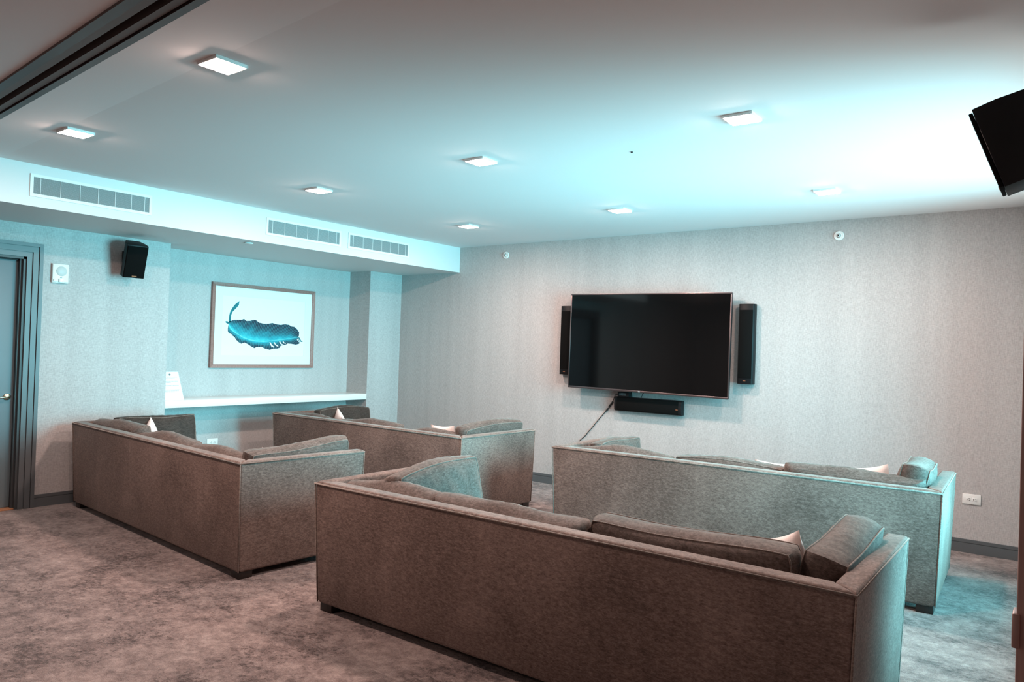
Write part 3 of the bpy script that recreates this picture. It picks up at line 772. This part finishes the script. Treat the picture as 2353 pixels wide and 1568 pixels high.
o = finish('printed_emblem', bm, MGREY, t); o.location = (-0.03, 0.248, 0)

# ------------------------------------------------------------------ sofas
def cushion_mesh(w_, h_, gus, puff, seed=0, r=0.04, sag=0.0, edge=0.010):
    """box cushion: x = width, z = height from 0, y = thickness"""
    rnd = random.Random(seed)
    ph = [rnd.uniform(0, 6.28) for _ in range(6)]
    bm = bmesh.new(); nu, nv = 26, 16
    def P(s, t_, side):
        x = w_/2*s*(1-r*0.6*abs(t_)**8); z = h_/2*t_*(1-r*abs(s)**8)
        bul = (max(0, 1-abs(s)**2.6)**0.55)*(max(0, 1-abs(t_)**2.6)**0.55)
        wob = 0.004*math.sin(9*s+ph[0])*math.sin(7*t_+ph[1]) + 0.003*math.sin(17*s+ph[2]+3*t_)
        y = side*(gus/2 + (puff + wob)*bul)
        top = 0.010*math.sin(2.5*s+ph[3])*(0.5+0.5*t_) - sag*(1-s*s)*(0.5+0.5*t_)
        return Vector((x, y, h_/2+z+top))
    def puckered(v, k): return v
    G = {}
    for side in (1, -1):
        G[side] = [[bm.verts.new(P(-1+2*i/nu, -1+2*j_/nv, side)) for j_ in range(nv+1)] for i in range(nu+1)]
        for i in range(nu):
            for j_ in range(nv): bm.faces.new((G[side][i][j_], G[side][i+1][j_], G[side][i+1][j_+1], G[side][i][j_+1]))
    def ring(g):
        return [g[i][0] for i in range(nu)] + [g[nu][j_] for j_ in range(nv)] + [g[i][nv] for i in range(nu, 0, -1)] + [g[0][j_] for j_ in range(nv, 0, -1)]
    A, B = ring(G[1]), ring(G[-1]); n = len(A)
    cen = Vector((0, 0, h_/2)); loops = [A]
    for q in (0.25, 0.5, 0.75):
        L = []
        for k, (a, b) in enumerate(zip(A, B)):
            p = a.co.lerp(b.co, q); dr = (p-cen); dr.y = 0; dr.normalize()
            amp = edge*math.sin(PI*q) + 0.0018*math.sin(k*2.3+seed)
            L.append(bm.verts.new(p + dr*amp))
        loops.append(L)
    loops.append(B)
    for U, V in zip(loops, loops[1:]):
        for k in range(n): bm.faces.new((U[k], U[(k+1) % n], V[(k+1) % n], V[k]))
    pa, pb = [v.co.copy() for v in A], [v.co.copy() for v in B]
    return bm, pa, pb
def cushion(name, parent, m4, w_, h_, gus, puff, seed, r=0.04, sag=0.0, m=None, edge=0.010, pr=0.0035):
    bm, pa, pb = cushion_mesh(w_, h_, gus, puff, seed, r, sag, edge)
    o = finish(name, bm, m or MVEL2, parent, smooth=True, ang=55); o.matrix_local = m4
    bm = bmesh.new(); tube(bm, pa, pr, 6, True); tube(bm, pb, pr, 6, True)
    finish('piping', bm, MPIPE, o, smooth=True, ang=180)
    return o
def lean(x, y, z, tilt=0.0, rz=0.0, roll=0.0):
    return Matrix.Translation((x, y, z)) @ Matrix.Rotation(rz, 4, 'Z') @ Matrix.Rotation(tilt, 4, 'X') @ Matrix.Rotation(roll, 4, 'Y')

def sofa(x, y, th, L, Dp, H, label, cush, arms, seed):
    """local frame: back panel along +x at y = 0, arms towards +y"""
    zb, fl, T = 0.0435, 0.024, 0.088
    t = empty('sofa', (x, y, 0), th, label, 'sofa')
    g = 0.0006
    bm = bmesh.new()   # back panel: mitred slab flaring out to the top
    hexa(bm, [(0, 0, zb), (L, 0, zb), (L-T, T, zb), (T, T, zb), (-fl, -fl, H), (L+fl, -fl, H), (L+fl-T, T-fl, H), (T-fl, T-fl, H)])
    finish('back_panel', bm, MVEL, t, bevel=0.015, seg=4)
    for s in (0, 1):
        bm = bmesh.new()
        def q(px, py): return (px if s == 0 else L-px, py)
        pts = [q(g, 0.002), q(T+g, T+0.002), q(T, Dp), q(0, Dp)]
        ptt = [q(-fl+g, -fl+0.002), q(T-fl+g, T-fl+0.002), q(T-fl, Dp), q(-fl, Dp)]
        hexa(bm, [(a, b, zb) for a, b in pts] + [(a, b, H) for a, b in ptt])
        finish('side_arm', bm, MVEL, t, bevel=0.015, seg=4)
    bm = bmesh.new()   # seams on the outer edges
    e = 0.0125
    k = fl*(H-e-zb)/(H-zb)
    tube(bm, [(-k, Dp, H-e), (-k-0.0015, -k-0.0015, H-e), (L+k+0.0015, -k-0.0015, H-e), (L+k, Dp, H-e)], 0.0045, 8)
    for (a, b, c, d_) in ((0, 0, -1, -1), (L, 0, L+1, -1)):
        sx = -1 if a == 0 else 1
        tube(bm, [(a-sx*0.001, 0.001, zb+0.004), (a+sx*k-sx*0.001, -k+0.001, H-e)], 0.0042, 8)
    for a in (0, L):
        sx = -1 if a == 0 else 1
        tube(bm, [(a-sx*0.002, Dp-0.002, zb+0.01), (a+sx*k-sx*0.002, Dp-0.002, H-e)], 0.0042, 8)
    finish('piping', bm, MPIPE, t, smooth=True, ang=180)
    bm = bmesh.new(); box(bm, T, L-T, T, Dp-0.01, zb, 0.29)
    finish('seat_base', bm, MVEL, t, bevel=0.006)
    n = 3; cw = (L-2*T)/n
    for i in range(n):
        bm, pa, pb = cushion_mesh(cw-0.006, Dp-T-0.04, 0.125, 0.018, seed*10+i)
        o = finish('seat_cushion', bm, MVEL2, t, smooth=True, ang=55)
        o.matrix_local = Matrix.Translation((T+cw*(i+0.5), T+0.01, 0.365)) @ Matrix.Rotation(R(-90), 4, 'X') @ Matrix.Rotation(R(180), 4, 'Z') @ Matrix.Scale(1, 4)
        o.matrix_local = Matrix.Translation((T+cw*(i+0.5), T+0.01+(Dp-T-0.04), 0.365)) @ Matrix.Rotation(R(90), 4, 'X')
    for i, (dy, tilt, hh, top, xw, gus) in enumerate(cush):
        xc, ww = xw if xw else (T+cw*(i+0.5), cw-0.05)
        # dy gap from panel, tilt back angle, height, base z
        cushion('back_cushion', t, lean(xc, T+dy+gus/2+0.03, top-hh, R(tilt)), ww, hh-0.038, gus-0.005, 0.04, seed*7+i, edge=(0.046 if gus > 0.14 else 0.016), pr=(0.001 if gus > 0.14 else 0.0035))
    for (ax, ay, az, rz, tilt, roll, cwid, chh, gus, em) in arms:
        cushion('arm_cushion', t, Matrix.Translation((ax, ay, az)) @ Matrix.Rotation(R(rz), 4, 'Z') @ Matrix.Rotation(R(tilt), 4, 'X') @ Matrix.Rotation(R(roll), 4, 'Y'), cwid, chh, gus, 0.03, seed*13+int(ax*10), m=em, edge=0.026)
    for lx in (0.012, L-0.012-0.09):
        for ly in (0.012, Dp-0.012-0.09):
            bm = bmesh.new(); box(bm, lx, lx+0.09, ly, ly+0.09, 0, zb+0.001)
            finish('leg', bm, MLEG, t, bevel=0.002)
    return t
ST = 0.43   # seat height on which cushions stand
SA = sofa(-3.230, 2.608, 0.007, 2.673, 0.987, 0.700, 'nearest taupe velvet sofa seen from behind, filling the bottom of the photo',
     [(0.0, 8, 0.30, 0.730, (0.40, 0.62), 0.15), (0.0, 8, 0.30, 0.738, (1.150, 0.80), 0.15), (0.07, 7, 0.30, 0.772, (2.015, 0.84), 0.13)],
     [(0.43, 0.50, ST, 90, -9, -5, 0.64, 0.355, 0.13, None), (2.475, 0.54, ST, 90, 13, -3, 0.62, 0.325, 0.15, None)], 1)
SB = sofa(-6.662, 2.789, -0.069, 2.698, 0.902, 0.718, 'taupe velvet sofa by the left wall, beside the grey door',
     [(0.0, 8, 0.34, 0.775, None, 0.15), (0.0, 8, 0.31, 0.750, None, 0.15), (0.0, 8, 0.30, 0.735, None, 0.15)],
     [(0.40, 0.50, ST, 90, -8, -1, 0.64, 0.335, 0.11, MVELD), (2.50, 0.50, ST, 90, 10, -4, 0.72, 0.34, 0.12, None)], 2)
SC = sofa(-6.509, 4.643, -0.014, 2.548, 0.997, 0.720, 'taupe velvet sofa in the far corner in front of the niche shelf',
     [(0.0, 8, 0.30, 0.730, None, 0.15), (0.0, 8, 0.31, 0.752, None, 0.15), (0.0, 8, 0.30, 0.730, None, 0.15)],
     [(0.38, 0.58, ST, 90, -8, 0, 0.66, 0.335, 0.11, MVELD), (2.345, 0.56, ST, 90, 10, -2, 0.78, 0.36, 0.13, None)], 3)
SD = sofa(-3.146, 4.786, 0.042, 2.562, 0.971, 0.718, 'taupe velvet sofa seen from behind below the television',
     [(0.0, 8, 0.30, 0.745, None, 0.15), (0.03, 2, 0.30, 0.765, None, 0.13), (0.0, 8, 0.34, 0.782, None, 0.15)],
     [(0.24, 0.58, ST, 90, -5, -1, 0.70, 0.305, 0.11, None), (2.355, 0.38, ST, 90, 11, 0, 0.46, 0.39, 0.15, None)], 4)

# throw pillows
def pillow(s, x, y, z, rz, tilt, roll, size, label, seed):
    bm = bmesh.new(); n = 20; h = size
    def P(a, b, side):
        X = size/2*a*(1-0.10*(1-b*b)); Z = h/2*b*(1-0.10*(1-a*a))
        th_ = 0.062*(max(0, 1-a*a)**0.6)*(max(0, 1-b*b)**0.6)
        return (X, side*th_, h/2+Z)
    G = {}
    per = {}
    for side in (1, -1):
        G[side] = []
        for i in range(n+1):
            row = []
            for j_ in range(n+1):
                edge = i in (0, n) or j_ in (0, n)
                if edge and (i, j_) in per: row.append(per[(i, j_)]); continue
                v = bm.verts.new(P(-1+2*i/n, -1+2*j_/n, side)); row.append(v)
                if edge: per[(i, j_)] = v
            G[side].append(row)
        for i in range(n):
            for j_ in range(n): bm.faces.new((G[side][i][j_], G[side][i+1][j_], G[side][i+1][j_+1], G[side][i][j_+1]))
    o = finish('throw_pillow', bm, MPILLOW, None, smooth=True, ang=80)
    o.matrix_world = Matrix.Translation(s.location) @ Matrix.Rotation(s.rotation_euler.z, 4, 'Z') @ Matrix.Translation((x, y, z)) @ Matrix.Rotation(R(rz), 4, 'Z') @ Matrix.Rotation(R(tilt), 4, 'X') @ Matrix.Translation((0, 0, size/2)) @ Matrix.Rotation(R(roll), 4, 'Y') @ Matrix.Translation((0, 0, -size/2))
    tag(o, label, 'pillow', 'blush throw pillows on the sofas')
    return o
pillow(SA, 2.36, 0.42, 0.45, -35, 6, -20, 0.30, 'blush pillow corner beside the right arm cushion of the nearest sofa', 1)
pillow(SB, 0.50, 0.42, 0.43, -30, 6, 18, 0.31, 'blush pillow tip showing at the far end of the sofa by the left wall', 2)
pillow(SB, 2.24, 0.42, 0.42, -20, 6, -14, 0.29, 'blush pillow tip beside the near arm cushion of the sofa by the left wall', 3)
pillow(SC, 0.48, 0.46, 0.43, -30, 6, 18, 0.32, 'blush pillow tip standing at the niche end of the corner sofa', 4)
pillow(SC, 2.00, 0.40, 0.43, -4, 6, -3, 0.315, 'blush pillow edge beside the right arm cushion of the corner sofa', 5)
pillow(SD, 1.56, 0.40, 0.43, 0, 6, 0, 0.305, 'blush pillow edge at the middle of the sofa below the television', 6)
pillow(SD, 2.16, 0.44, 0.43, -30, 6, -12, 0.34, 'blush pillow edge beside the round arm cushion of the sofa below the television', 7)
